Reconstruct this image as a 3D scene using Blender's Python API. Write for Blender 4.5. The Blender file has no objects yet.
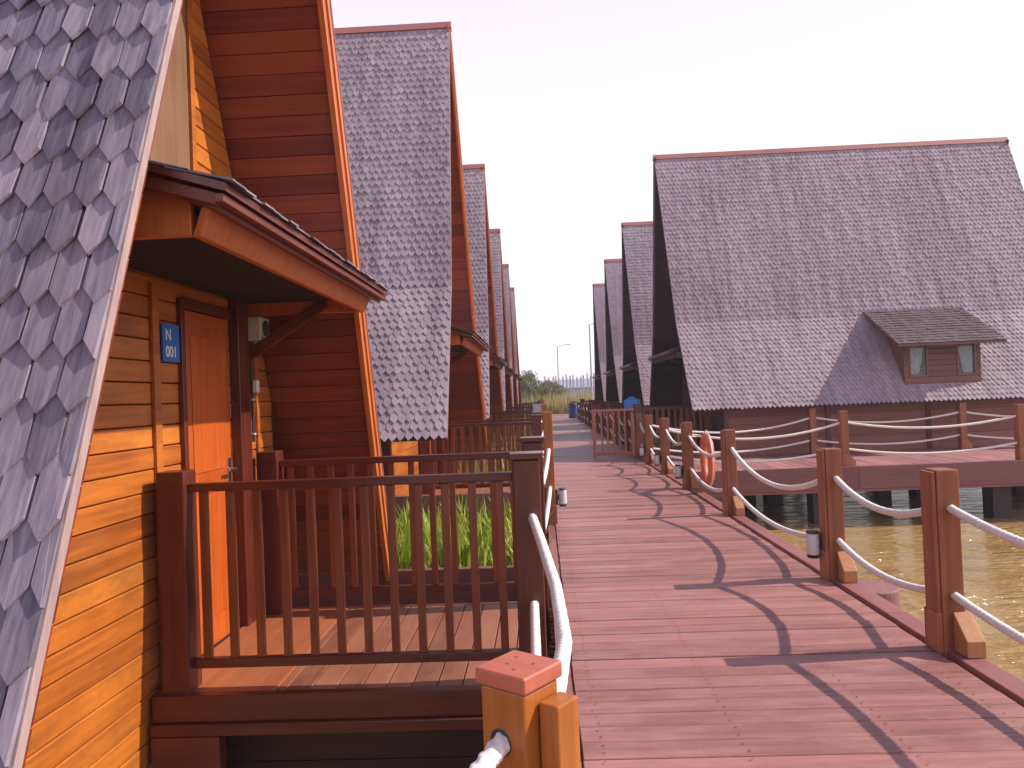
import bpy, bmesh, math, random
from mathutils import Vector, Matrix, Euler
random.seed(11)
R = math.radians
sc = bpy.context.scene
col = sc.collection

# ------------------------------------------------------------------ materials
def nodes_of(name):
    m = bpy.data.materials.new(name); m.use_nodes = True
    nt = m.node_tree
    return m, nt, nt.nodes['Principled BSDF']

def N(nt, t, **kw):
    n = nt.nodes.new(t)
    for k, v in kw.items():
        if k in n.inputs: n.inputs[k].default_value = v
        else: setattr(n, k, v)
    return n

def ramp(nt, stops):
    r = nt.nodes.new('ShaderNodeValToRGB')
    e = r.color_ramp.elements
    while len(e) < len(stops): e.new(0.5)
    for el, (p, c) in zip(e, stops):
        el.position = p; el.color = (*c, 1)
    return r

def wood(name, dark, light, rough=.4, axis='X', grain=1.0, island=.5, wear=None, wear_amt=.0, bump=.15, spec=.5, tint2=None):
    """grained timber: streaks stretched along one axis, a tone per board, optional worn patches"""
    m, nt, b = nodes_of(name); L = nt.links.new
    tc = N(nt, 'ShaderNodeTexCoord'); geo = N(nt, 'ShaderNodeNewGeometry')
    mp = N(nt, 'ShaderNodeMapping')
    s = {'X': (1.2, 26, 26), 'Y': (26, 1.2, 26), 'Z': (26, 26, 1.2)}[axis]
    mp.inputs['Scale'].default_value = [v * grain for v in s]
    add = N(nt, 'ShaderNodeVectorMath', operation='ADD')
    sc3 = N(nt, 'ShaderNodeVectorMath', operation='SCALE'); sc3.inputs['Scale'].default_value = 37.0
    cmb = N(nt, 'ShaderNodeCombineXYZ')
    for k in range(3): L(geo.outputs['Random Per Island'], cmb.inputs[k])
    L(cmb.outputs[0], sc3.inputs[0]); L(tc.outputs['Object'], add.inputs[0]); L(sc3.outputs[0], add.inputs[1])
    L(add.outputs[0], mp.inputs['Vector'])
    n1 = N(nt, 'ShaderNodeTexNoise', Scale=1.0, Detail=6.0, Roughness=.65); L(mp.outputs[0], n1.inputs['Vector'])
    n2 = N(nt, 'ShaderNodeTexNoise', Scale=2.2, Detail=4.0, Roughness=.6); L(add.outputs[0], n2.inputs['Vector'])
    mix = N(nt, 'ShaderNodeMath', operation='MULTIPLY_ADD'); mix.inputs[1].default_value = .68
    L(n1.outputs['Fac'], mix.inputs[0])
    m2 = N(nt, 'ShaderNodeMath', operation='MULTIPLY'); m2.inputs[1].default_value = .32; L(n2.outputs['Fac'], m2.inputs[0])
    L(m2.outputs[0], mix.inputs[2])
    isl = N(nt, 'ShaderNodeMath', operation='MULTIPLY_ADD'); isl.inputs[1].default_value = .36 * island; isl.inputs[2].default_value = -.18 * island
    L(geo.outputs['Random Per Island'], isl.inputs[0])
    tot = N(nt, 'ShaderNodeMath', operation='ADD'); L(mix.outputs[0], tot.inputs[0]); L(isl.outputs[0], tot.inputs[1])
    r = ramp(nt, [(.33, dark), (.67, light)]) if tint2 is None else ramp(nt, [(.30, dark), (.52, light), (.72, tint2)])
    L(tot.outputs[0], r.inputs['Fac'])
    out = r.outputs['Color']
    if wear is not None:
        mp3 = N(nt, 'ShaderNodeMapping'); mp3.inputs['Scale'].default_value = {'X': (.55, 1.6, 1.6), 'Y': (1.6, .55, 1.6), 'Z': (1.6, 1.6, .55)}[axis]; L(tc.outputs['Object'], mp3.inputs['Vector'])
        n3 = N(nt, 'ShaderNodeTexNoise', Scale=3.1, Detail=10.0, Roughness=.78); L(mp3.outputs[0], n3.inputs['Vector'])
        wr = ramp(nt, [(.46, (0, 0, 0)), (.66, (1, 1, 1))]); L(n3.outputs['Fac'], wr.inputs['Fac'])
        wm = N(nt, 'ShaderNodeMath', operation='MULTIPLY'); wm.inputs[1].default_value = wear_amt; L(wr.outputs['Color'], wm.inputs[0])
        mx = N(nt, 'ShaderNodeMix', data_type='RGBA'); L(wm.outputs[0], mx.inputs[0]); L(out, mx.inputs[6]); mx.inputs[7].default_value = (*wear, 1)
        out = mx.outputs[2]
    L(out, b.inputs['Base Color'])
    rr = N(nt, 'ShaderNodeMapRange'); rr.inputs['To Min'].default_value = rough - .1; rr.inputs['To Max'].default_value = rough + .18
    L(n2.outputs['Fac'], rr.inputs['Value']); L(rr.outputs[0], b.inputs['Roughness'])
    b.inputs['Specular IOR Level'].default_value = spec
    bp = N(nt, 'ShaderNodeBump'); bp.inputs['Strength'].default_value = bump; bp.inputs['Distance'].default_value = .004
    L(n1.outputs['Fac'], bp.inputs['Height']); L(bp.outputs[0], b.inputs['Normal'])
    return m

def plain(name, c, rough=.5, metal=0, noise=.12, scale=9, spec=.5):
    m, nt, b = nodes_of(name); L = nt.links.new
    tc = N(nt, 'ShaderNodeTexCoord'); n = N(nt, 'ShaderNodeTexNoise', Scale=scale, Detail=5.0)
    L(tc.outputs['Object'], n.inputs['Vector'])
    r = ramp(nt, [(.3, tuple(v * (1 - noise * 1.6) for v in c)), (.7, tuple(min(1, v * (1 + noise)) for v in c))])
    L(n.outputs['Fac'], r.inputs['Fac']); L(r.outputs['Color'], b.inputs['Base Color'])
    b.inputs['Roughness'].default_value = rough; b.inputs['Metallic'].default_value = metal
    b.inputs['Specular IOR Level'].default_value = spec
    return m

def shingle_mat(name, isl=.30, stops=[(.18, (.06, .055, .082)), (.5, (.195, .172, .222)), (.84, (.38, .325, .375))], wet=.4):
    m, nt, b = nodes_of(name); L = nt.links.new
    tc = N(nt, 'ShaderNodeTexCoord'); geo = N(nt, 'ShaderNodeNewGeometry')
    mp = N(nt, 'ShaderNodeMapping'); mp.inputs['Scale'].default_value = (55, 5, 5)
    sc3 = N(nt, 'ShaderNodeVectorMath', operation='SCALE'); sc3.inputs['Scale'].default_value = 91.0
    cmb = N(nt, 'ShaderNodeCombineXYZ'); add = N(nt, 'ShaderNodeVectorMath', operation='ADD')
    for k in range(3): L(geo.outputs['Random Per Island'], cmb.inputs[k])
    L(cmb.outputs[0], sc3.inputs[0]); L(tc.outputs['Object'], add.inputs[0]); L(sc3.outputs[0], add.inputs[1]); L(add.outputs[0], mp.inputs['Vector'])
    n1 = N(nt, 'ShaderNodeTexNoise', Scale=1.0, Detail=7.0, Roughness=.7); L(mp.outputs[0], n1.inputs['Vector'])
    n2 = N(nt, 'ShaderNodeTexNoise', Scale=.9, Detail=6.0, Roughness=.65); L(tc.outputs['Object'], n2.inputs['Vector'])
    a1 = N(nt, 'ShaderNodeMath', operation='MULTIPLY_ADD'); a1.inputs[1].default_value = isl; a1.inputs[2].default_value = -isl / 2
    L(geo.outputs['Random Per Island'], a1.inputs[0])
    a2 = N(nt, 'ShaderNodeMath', operation='ADD'); L(a1.outputs[0], a2.inputs[0]); L(n1.outputs['Fac'], a2.inputs[1])
    r = ramp(nt, stops); L(a2.outputs[0], r.inputs['Fac'])
    # broad weathering, brownish where damp
    wr = ramp(nt, [(.42, (0, 0, 0)), (.66, (1, 1, 1))]); L(n2.outputs['Fac'], wr.inputs['Fac'])
    wm = N(nt, 'ShaderNodeMath', operation='MULTIPLY'); wm.inputs[1].default_value = wet; L(wr.outputs['Color'], wm.inputs[0])
    mx = N(nt, 'ShaderNodeMix', data_type='RGBA'); L(wm.outputs[0], mx.inputs[0]); L(r.outputs['Color'], mx.inputs[6]); mx.inputs[7].default_value = (.22, .15, .165, 1)
    # rain streaks running down the slope
    mps = N(nt, 'ShaderNodeMapping'); mps.inputs['Scale'].default_value = (5.5, .35, .35); L(tc.outputs['Object'], mps.inputs['Vector'])
    ns = N(nt, 'ShaderNodeTexNoise', Scale=1.0, Detail=5.0, Roughness=.6); L(mps.outputs[0], ns.inputs['Vector'])
    rs = ramp(nt, [(.30, (.70, .68, .70)), (.52, (1, 1, 1)), (.72, (1.22, 1.20, 1.18))]); L(ns.outputs['Fac'], rs.inputs['Fac'])
    ms = N(nt, 'ShaderNodeMix', data_type='RGBA', blend_type='MULTIPLY'); ms.inputs[0].default_value = 1.0; L(mx.outputs[2], ms.inputs[6]); L(rs.outputs['Color'], ms.inputs[7])
    L(ms.outputs[2], b.inputs['Base Color'])
    b.inputs['Roughness'].default_value = .75; b.inputs['Specular IOR Level'].default_value = .25
    bp = N(nt, 'ShaderNodeBump'); bp.inputs['Strength'].default_value = .35; bp.inputs['Distance'].default_value = .004
    L(n1.outputs['Fac'], bp.inputs['Height']); L(bp.outputs[0], b.inputs['Normal'])
    return m

M = {}
M['wall'] = wood('varnished_orange_boards', (.27, .062, .008), (.48, .138, .015), .42, 'Y', island=.8, wear=(.20, .070, .020), wear_amt=.65, tint2=(.58, .19, .024))
M['door'] = wood('varnished_door_wood', (.36, .062, .009), (.56, .115, .014), .32, 'Z', island=.2)
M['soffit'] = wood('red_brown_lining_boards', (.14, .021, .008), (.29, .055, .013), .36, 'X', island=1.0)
M['barge'] = wood('orange_barge_timber', (.42, .10, .022), (.58, .17, .04), .35, 'Z', island=.5)
M['shutter'] = wood('tan_shutter_panel', (.17, .085, .045), (.26, .135, .075), .45, 'Z', island=.3)
M['edge_grey'] = wood('weathered_pale_edge_board', (.28, .19, .185), (.44, .32, .305), .6, 'Z')
M['pent_dark'] = wood('dark_red_pent_timber', (.10, .022, .010), (.19, .045, .018), .4, 'Y')
M['pent_grey'] = wood('shade_toned_pent_timber', (.12, .10, .10), (.22, .19, .19), .6, 'Y')
M['barge_r'] = wood('shade_toned_barge_timber', (.06, .03, .03), (.11, .055, .05), .5, 'Z')
M['gable_r'] = wood('shade_toned_gable_boards', (.045, .025, .028), (.085, .045, .042), .5, 'Y', island=.8)  # shade on the right-row gables put into the board colour
M['barge_dark'] = wood('dark_rake_timber', (.16, .05, .04), (.26, .09, .07), .5, 'Z')
M['dark'] = wood('dark_red_stained_timber', (.070, .011, .008), (.14, .030, .013), .28, 'X', island=.6)
M['darkz'] = wood('dark_red_stained_upright', (.070, .011, .008), (.15, .033, .014), .28, 'Z', island=.6)
M['baluster'] = wood('red_brown_baluster_timber', (.13, .026, .009), (.27, .068, .018), .3, 'Z', island=.8)
M['post'] = wood('brown_red_post_timber', (.20, .058, .023), (.41, .138, .048), .42, 'Z', island=.6, wear=(.30, .15, .10), wear_amt=.35)
M['orange_post'] = wood('orange_post_timber', (.29, .08, .014), (.50, .165, .026), .38, 'Z', island=.5, wear=(.25, .08, .02), wear_amt=.4)
M['cap'] = wood('red_cap_timber', (.38, .088, .050), (.52, .15, .09), .5, 'X')
M['wedge'] = wood('raw_wedge_timber', (.36, .15, .055), (.52, .25, .10), .55, 'Z')
M['deck'] = wood('weathered_deck_planks', (.19, .074, .060), (.365, .152, .124), .46, 'X', grain=.8, island=.8, wear=(.47, .27, .245), wear_amt=.4, bump=.3, spec=.5)
M['step'] = wood('orange_door_step', (.28, .088, .036), (.41, .14, .055), .4, 'Y', wear=(.36, .16, .08), wear_amt=.3)
def scratch(m):
    nt = m.node_tree; L = nt.links.new; b = nt.nodes['Principled BSDF']; src = b.inputs['Base Color'].links[0].from_socket
    tc = N(nt, 'ShaderNodeTexCoord'); mp = N(nt, 'ShaderNodeMapping'); mp.inputs['Scale'].default_value = (5, 60, 10); L(tc.outputs['Object'], mp.inputs['Vector'])
    n = N(nt, 'ShaderNodeTexNoise', Scale=1.0, Detail=5.0, Roughness=.7); L(mp.outputs[0], n.inputs['Vector'])
    hi = ramp(nt, [(.62, (0, 0, 0)), (.78, (.5, .5, .5))]); lo = ramp(nt, [(.26, (.6, .6, .6)), (.40, (0, 0, 0))]); L(n.outputs['Fac'], hi.inputs['Fac']); L(n.outputs['Fac'], lo.inputs['Fac'])
    m1 = N(nt, 'ShaderNodeMix', data_type='RGBA'); L(hi.outputs['Color'], m1.inputs[0]); L(src, m1.inputs[6]); m1.inputs[7].default_value = (.56, .38, .33, 1)
    m2 = N(nt, 'ShaderNodeMix', data_type='RGBA'); L(lo.outputs['Color'], m2.inputs[0]); L(m1.outputs[2], m2.inputs[6]); m2.inputs[7].default_value = (.13, .05, .045, 1)
    L(m2.outputs[2], b.inputs['Base Color'])
scratch(M['deck'])
M['porch_floor'] = wood('porch_floor_planks', (.18, .062, .036), (.30, .115, .064), .45, 'Y', grain=.8, island=.9, wear=(.45, .24, .14), wear_amt=.3)
M['fascia'] = wood('mauve_brown_fascia_timber', (.17, .06, .058), (.26, .10, .095), .55, 'X', island=.5)
M['skirt'] = wood('porch_shade_boards', (.018, .006, .006), (.045, .014, .012), .6, 'X')
M['edge'] = wood('mauve_brown_edge_timber', (.19, .065, .062), (.30, .115, .11), .5, 'Y', island=.8)
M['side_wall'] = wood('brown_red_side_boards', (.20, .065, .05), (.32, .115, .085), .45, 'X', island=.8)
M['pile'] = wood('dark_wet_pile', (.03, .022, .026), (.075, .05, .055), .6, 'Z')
M['pile_top'] = wood('mauve_pile_timber', (.22, .10, .10), (.34, .17, .17), .6, 'Z')
M['gate'] = wood('salmon_gate_timber', (.36, .11, .065), (.50, .17, .10), .5, 'Z', island=.5)
M['shingle'] = shingle_mat('weathered_grey_shingles')
M['shingle_far'] = shingle_mat('fine_mauve_grey_shingles', .15, [(.16, (.24, .185, .215)), (.5, (.365, .288, .318)), (.86, (.50, .40, .425))], .22)
M['shingle_dark'] = shingle_mat('dark_brown_dormer_shingles', .25, [(.16, (.06, .042, .046)), (.5, (.105, .075, .08)), (.86, (.17, .125, .13))], .2)
M['dormer'] = wood('brown_dormer_boards', (.13, .052, .042), (.21, .085, .066), .5, 'X', island=.7)
M['underlay'] = plain('roof_underlay', (.07, .06, .07), .9)
M['ridge'] = wood('red_brown_ridge_timber', (.26, .085, .075), (.38, .14, .12), .6, 'X')
M['rope'] = plain('white_cotton_rope', (.80, .74, .70), .85, noise=.10, scale=60, spec=.2)
M['lamp_white'] = plain('white_lamp_plastic', (.62, .60, .59), .4, noise=.04)
M['lamp_dark'] = plain('black_lamp_base', (.03, .03, .035), .5)
M['blue'] = plain('blue_sign_plate', (.012, .16, .58), .35, noise=.06)
M['blue_drum'] = plain('blue_drum_plastic', (.02, .045, .2), .4, noise=.1)
M['white_paint'] = plain('white_lettering', (.82, .82, .84), .5, noise=.02)
M['meter'] = plain('cream_meter_plastic', (.66, .60, .47), .45, noise=.06)
M['grey_dial'] = plain('grey_meter_dial', (.07, .09, .09), .25, noise=.05)
M['steel'] = plain('brushed_steel', (.62, .60, .58), .25, metal=1.0, noise=.05)
M['curtain'] = plain('pale_curtain_cloth', (.80, .58, .36), .9, noise=.08, scale=5)
M['lace'] = plain('white_lace_curtain', (.82, .80, .78), .9, noise=.2, scale=26)
M['dark_void'] = plain('painted_shade_black', (.02, .017, .018), .9)  # near-black standing in for shade under the pent and in the dormer
M['buoy'] = plain('orange_buoy_shell', (.64, .15, .07), .5, noise=.10, scale=14)
M['buoy_band'] = plain('white_buoy_band', (.72, .62, .56), .5, noise=.06)
M['pole'] = plain('grey_galvanised_pole', (.52, .50, .54), .5, noise=.06)
M['bamboo'] = plain('haze_paled_bamboo', (.62, .56, .60), .6, noise=.18, scale=4)  # distance haze mixed into the pole colour
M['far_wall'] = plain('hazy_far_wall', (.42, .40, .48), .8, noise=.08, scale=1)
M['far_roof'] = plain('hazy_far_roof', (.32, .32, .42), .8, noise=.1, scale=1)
M['bark'] = plain('bark', (.16, .12, .08), .9, noise=.3)

def glass(name):
    m, nt, b = nodes_of(name); L = nt.links.new
    out = nt.nodes['Material Output']
    tr = N(nt, 'ShaderNodeBsdfTransparent'); tr.inputs[0].default_value = (.82, .84, .86, 1)
    gl = N(nt, 'ShaderNodeBsdfGlossy'); gl.inputs['Roughness'].default_value = .03
    fr = N(nt, 'ShaderNodeFresnel', IOR=1.5)
    mx = N(nt, 'ShaderNodeMixShader'); L(fr.outputs[0], mx.inputs[0]); L(tr.outputs[0], mx.inputs[1]); L(gl.outputs[0], mx.inputs[2])
    L(mx.outputs[0], out.inputs['Surface'])
    return m
M['glass'] = glass('window_glass')

def leafy(name, a, b_, c, transl=.35):
    m, nt, b = nodes_of(name); L = nt.links.new
    geo = N(nt, 'ShaderNodeNewGeometry'); r = ramp(nt, [(0, a), (.5, b_), (1, c)])
    L(geo.outputs['Random Per Island'], r.inputs['Fac']); L(r.outputs['Color'], b.inputs['Base Color'])
    b.inputs['Roughness'].default_value = .55
    t = N(nt, 'ShaderNodeBsdfTranslucent'); L(r.outputs['Color'], t.inputs['Color'])
    mx = N(nt, 'ShaderNodeMixShader'); mx.inputs[0].default_value = transl
    L(b.outputs[0], mx.inputs[1]); L(t.outputs[0], mx.inputs[2]); L(mx.outputs[0], nt.nodes['Material Output'].inputs['Surface'])
    return m
M['grass'] = leafy('marsh_grass_blades', (.12, .23, .015), (.34, .44, .03), (.68, .60, .10), .45)
M['reed'] = leafy('dry_reed_blades', (.22, .22, .05), (.42, .34, .09), (.55, .44, .16))
M['leaf'] = leafy('khaki_tree_leaves', (.10, .12, .04), (.18, .19, .07), (.28, .26, .11))

def water_mat():
    m, nt, b = nodes_of('murky_ochre_water'); L = nt.links.new
    tc = N(nt, 'ShaderNodeTexCoord'); mp = N(nt, 'ShaderNodeMapping'); mp.inputs['Scale'].default_value = (.55, 1.5, 1); mp.inputs['Rotation'].default_value = (0, 0, R(-14))
    L(tc.outputs['Object'], mp.inputs['Vector'])
    n1 = N(nt, 'ShaderNodeTexNoise', Scale=1.5, Detail=5.0, Roughness=.58, Distortion=.6); L(mp.outputs[0], n1.inputs['Vector'])
    n2 = N(nt, 'ShaderNodeTexNoise', Scale=6.5, Detail=3.0, Roughness=.5, Distortion=.4); L(mp.outputs[0], n2.inputs['Vector'])
    n3 = N(nt, 'ShaderNodeTexNoise', Scale=.35, Detail=4.0, Roughness=.6); L(mp.outputs[0], n3.inputs['Vector'])
    r = ramp(nt, [(.3, (.26, .148, .042)), (.52, (.355, .22, .074)), (.72, (.44, .295, .125))]); L(n3.outputs['Fac'], r.inputs['Fac'])
    L(r.outputs['Color'], b.inputs['Base Color']); b.inputs['Roughness'].default_value = .11; b.inputs['IOR'].default_value = 1.33
    s = N(nt, 'ShaderNodeMath', operation='MULTIPLY_ADD'); s.inputs[1].default_value = .25; L(n2.outputs['Fac'], s.inputs[0]); L(n1.outputs['Fac'], s.inputs[2])
    bp = N(nt, 'ShaderNodeBump'); bp.inputs['Strength'].default_value = 1.0; bp.inputs['Distance'].default_value = .22
    L(s.outputs[0], bp.inputs['Height']); L(bp.outputs[0], b.inputs['Normal'])
    return m
M['water'] = water_mat()
M['bank'] = plain('marshy_bank_soil', (.16, .14, .07), .9, noise=.35, scale=.6)

# ------------------------------------------------------------------ mesh helpers
class MB:
    def __init__(s): s.v = []; s.f = []
    def poly(s, pts, faces):
        o = len(s.v); s.v += [tuple(p) for p in pts]; s.f += [tuple(i + o for i in f) for f in faces]
    BOXF = [(0, 3, 2, 1), (4, 5, 6, 7), (0, 1, 5, 4), (1, 2, 6, 5), (2, 3, 7, 6), (3, 0, 4, 7)]
    def box(s, x0, x1, y0, y1, z0, z1, jit=0):
        j = lambda: random.uniform(-jit, jit) if jit else 0
        s.poly([(x + j(), y + j(), z + j()) for z in (z0, z1) for x, y in ((x0, y0), (x1, y0), (x1, y1), (x0, y1))], MB.BOXF)
    def hexa(s, bottom, top):
        s.poly(list(bottom) + list(top), MB.BOXF)
    def obox(s, c, half, mat):
        c = Vector(c); pts = []
        for z in (-1, 1):
            for x, y in ((-1, -1), (1, -1), (1, 1), (-1, 1)):
                pts.append(c + mat @ Vector((x * half[0], y * half[1], z * half[2])))
        s.poly(pts, MB.BOXF)
    def bar(s, a, b, w, h, up=(0, 0, 1)):
        """square bar from a to b, w across, h along the up direction"""
        a = Vector(a); b = Vector(b); d = (b - a); n = d.normalized(); u = Vector(up)
        side = n.cross(u).normalized(); u = side.cross(n).normalized()
        pts = []
        for p in (a, b):
            for i, j in ((-1, -1), (1, -1), (1, 1), (-1, 1)):
                pts.append(p + side * i * w / 2 + u * j * h / 2)
        s.poly(pts, [(0, 1, 2, 3), (7, 6, 5, 4), (0, 4, 5, 1), (1, 5, 6, 2), (2, 6, 7, 3), (3, 7, 4, 0)])
    def prism(s, pts, off):
        n = len(pts); off = Vector(off)
        P = [Vector(p) for p in pts]
        s.poly(P + [p + off for p in P], [tuple(range(n))[::-1], tuple(range(n, 2 * n))] + [(i, (i + 1) % n, (i + 1) % n + n, i + n) for i in range(n)])
    def cyl(s, a, b, r0, r1=None, n=16, caps=True):
        r1 = r0 if r1 is None else r1
        a = Vector(a); b = Vector(b); d = (b - a).normalized()
        u = d.orthogonal().normalized(); w = d.cross(u)
        pts = [a + (u * math.cos(2 * math.pi * i / n) + w * math.sin(2 * math.pi * i / n)) * r0 for i in range(n)]
        pts += [b + (u * math.cos(2 * math.pi * i / n) + w * math.sin(2 * math.pi * i / n)) * r1 for i in range(n)]
        f = [(i, (i + 1) % n, (i + 1) % n + n, i + n) for i in range(n)]
        if caps: f += [tuple(range(n))[::-1], tuple(range(n, 2 * n))]
        s.poly(pts, f)
    def build(s, name, mat, parent=None, bevel=0, smooth=False, seg=2):
        me = bpy.data.meshes.new(name); me.from_pydata(s.v, [], s.f); me.update()
        bm = bmesh.new(); bm.from_mesh(me); bmesh.ops.recalc_face_normals(bm, faces=bm.faces); bm.to_mesh(me); bm.free()
        o = bpy.data.objects.new(name, me); col.objects.link(o)
        for mm in (mat if isinstance(mat, (list, tuple)) else [mat]): me.materials.append(mm)
        if parent: o.parent = parent
        if smooth:
            for p in me.polygons: p.use_smooth = True
        if bevel:
            b = o.modifiers.new('bevel', 'BEVEL'); b.width = bevel; b.segments = seg; b.limit_method = 'ANGLE'; b.angle_limit = R(40)
        return o

def tag(o, label=None, cat=None, group=None, kind=None):
    if label: o['label'] = label
    if cat: o['category'] = cat
    if group: o['group'] = group
    if kind: o['kind'] = kind
    return o
def empty(name, loc=(0, 0, 0), rz=0):
    o = bpy.data.objects.new(name, None); col.objects.link(o); o.location = loc; o.rotation_euler = (0, 0, rz); o.empty_display_size = .2
    return o
def copy_tree(o, parent=None):
    c = o.copy(); col.objects.link(c)
    if parent: c.parent = parent
    for ch in list(o.children): copy_tree(ch, c)
    return c

# ------------------------------------------------------------------ camera
EYE = 1.5
FPX = 760.0
cam_d = bpy.data.cameras.new('camera'); cam = bpy.data.objects.new('camera', cam_d); col.objects.link(cam)
cam_d.sensor_width = 36; cam_d.lens = FPX / 1024 * 36; cam_d.clip_start = .05; cam_d.clip_end = 5000
ROLL = .040
yaw = math.atan(27.6 / FPX); pitch = math.atan(12.1 / FPX)
cam.matrix_world = Matrix.Translation((0, 0, EYE)) @ Matrix.Rotation(yaw, 4, 'Z') @ Matrix.Rotation(math.pi / 2 + pitch, 4, 'X') @ Matrix.Rotation(-ROLL, 4, 'Z')
sc.camera = cam

# ------------------------------------------------------------------ light, sky
SUN_EL, SUN_AZ = R(40), R(5.5)      # azimuth measured from +X towards +Y
sun_d = bpy.data.lights.new('sun', 'SUN'); sun = bpy.data.objects.new('sun', sun_d); col.objects.link(sun)
sun_d.energy = 4.5; sun_d.angle = R(.53); sun_d.color = (1, .90, .80)
sd = Vector((math.cos(SUN_EL) * math.cos(SUN_AZ), math.cos(SUN_EL) * math.sin(SUN_AZ), math.sin(SUN_EL)))
sun.rotation_euler = sd.to_track_quat('Z', 'Y').to_euler()
w = bpy.data.worlds.new('World'); sc.world = w; w.use_nodes = True
nt = w.node_tree; bg = nt.nodes['Background']
sky = nt.nodes.new('ShaderNodeTexSky'); sky.sky_type = 'NISHITA'; sky.sun_disc = False
sky.sun_elevation = SUN_EL; sky.sun_rotation = math.pi / 2 - SUN_AZ
sky.air_density = 1.0; sky.dust_density = 2.0; sky.ozone_density = 2.0; sky.altitude = 0
# bright tropical haze veil over the blue: dense towards the horizon, thinner overhead
tcw = nt.nodes.new('ShaderNodeTexCoord'); sep = nt.nodes.new('ShaderNodeSeparateXYZ'); nt.links.new(tcw.outputs['Generated'], sep.inputs[0])
hz = ramp(nt, [(0.0, (8.8, 8.6, 9.2)), (.26, (8.4, 8.0, 9.2)), (.50, (7.2, 6.5, 8.5)), (.68, (2.6, 2.6, 4.2)), (1.0, (.9, 1.3, 3.0))]); nt.links.new(sep.outputs['Z'], hz.inputs['Fac'])
tint = nt.nodes.new('ShaderNodeMix'); tint.data_type = 'RGBA'; tint.inputs[0].default_value = .85
nt.links.new(sky.outputs[0], tint.inputs[6]); nt.links.new(hz.outputs['Color'], tint.inputs[7]); nt.links.new(tint.outputs[2], bg.inputs['Color'])
bg.inputs['Strength'].default_value = .12
sc.view_settings.view_transform = 'Standard'; sc.view_settings.look = 'None'; sc.view_settings.gamma = 1; sc.view_settings.exposure = .35
sc.cycles.use_denoising = True
sc.cycles.max_bounces = 8; sc.cycles.diffuse_bounces = 2

# ------------------------------------------------------------------ water and far bank
WZ = -1.05
b = MB(); b.poly([(-240, -60, WZ), (240, -60, WZ), (240, 330, WZ), (-240, 330, WZ)], [(0, 1, 2, 3)])
tag(b.build('water', M['water']), kind='structure')
b = MB()
nx, ny = 40, 16
for j in range(ny + 1):
    for i in range(nx + 1):
        x = -160 + 320 * i / nx; y = 58.5 + (j / ny) ** 1.6 * 260
        b.v.append((x + random.uniform(-1, 1) * (j > 0), y, (-.15 if j else -1.3) + random.uniform(-.1, .1) * (j > 0)))
for j in range(ny):
    for i in range(nx):
        a = j * (nx + 1) + i; b.f.append((a, a + 1, a + nx + 2, a + nx + 1))
tag(b.build('far_bank', M['bank'], smooth=True), kind='structure')

# ------------------------------------------------------------------ boardwalk
XL, XR, YEND = .115, 2.135, 58.0
walk = MB(); PLANKS = []
y = -1.0
while y < YEND:
    wd = random.choice((.135, .14, .14, .145))
    dz = random.uniform(-.003, .002); PLANKS.append(y)
    x0 = XL + random.uniform(-.002, .002); x1 = XR + random.uniform(-.008, .002)
    t = random.uniform(-.002, .002)
    walk.hexa([(x0, y, -.035), (x1, y, -.035), (x1, y + wd, -.035), (x0, y + wd, -.035)],
              [(x0, y, dz + t), (x1, y, dz - t), (x1, y + wd, dz - t), (x0, y + wd, dz + t)])
    y += wd + random.choice((.004, .005, .006, .008, .016))
# landing under the nearest left post
y = .1
while y < 2.0:
    walk.box(-.95, XL - .02, y, y + .138, -.035, random.uniform(-.002, .002)); y += .145
screws = MB()
for yv in PLANKS:
    if yv > 16: break
    for xv in (.2, .8, 1.45, 2.0):
        for dy in (.035, .105):
            x_, y_ = xv + random.uniform(-.012, .012), yv + dy + random.uniform(-.006, .006); n_ = 7
            screws.poly([(x_ + .0055 * math.cos(6.283 * i / n_), y_ + .0055 * math.sin(6.283 * i / n_), .0045) for i in range(n_)], [tuple(range(n_))])
bw = walk.build('boardwalk', M['deck'], bevel=.004, seg=1); tag(bw, kind='structure')
scr = screws.build('screw_heads', M['barge_dark'], bw); scr['kind'] = 'stuff'
e = MB()
for k in range(20):
    y0 = -1 + k * 3; e.box(2.165, 2.30, y0, y0 + 2.994, -.16, .012, .001)
e.build('edge_board', M['edge'], bw, bevel=.006)
e = MB()
for k in range(20):
    y0 = -1 + k * 3
    if k == 0: y0 = 2.0
    e.box(.03, .108, y0, -1 + k * 3 + 2.994, -.26, -.012)
e.build('edge_board', M['edge'], bw, bevel=.006)
e = MB()
for x in (.2, .8, 1.45, 2.0): e.box(x - .05, x + .05, -1, YEND, -.25, -.04)
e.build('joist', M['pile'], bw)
e = MB()
for k in range(19):
    for x in (.3, 1.9): e.cyl((x, 1.2 + k * 3.1, -2.5), (x, 1.2 + k * 3.1, -.25), .11, n=12)
o = e.build('pile_row', M['pile'], bw); o['kind'] = 'stuff'

# stub pile by the edge
e = MB(); e.cyl((2.62, 6.35, -2.5), (2.62, 6.35, -.17), .235, .23, n=32)
o = e.build('timber_pile', M['pile_top'], bevel=.012); tag(o, 'short round pile head in the water beside the boardwalk, between the two nearest rope posts', 'pile')

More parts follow.
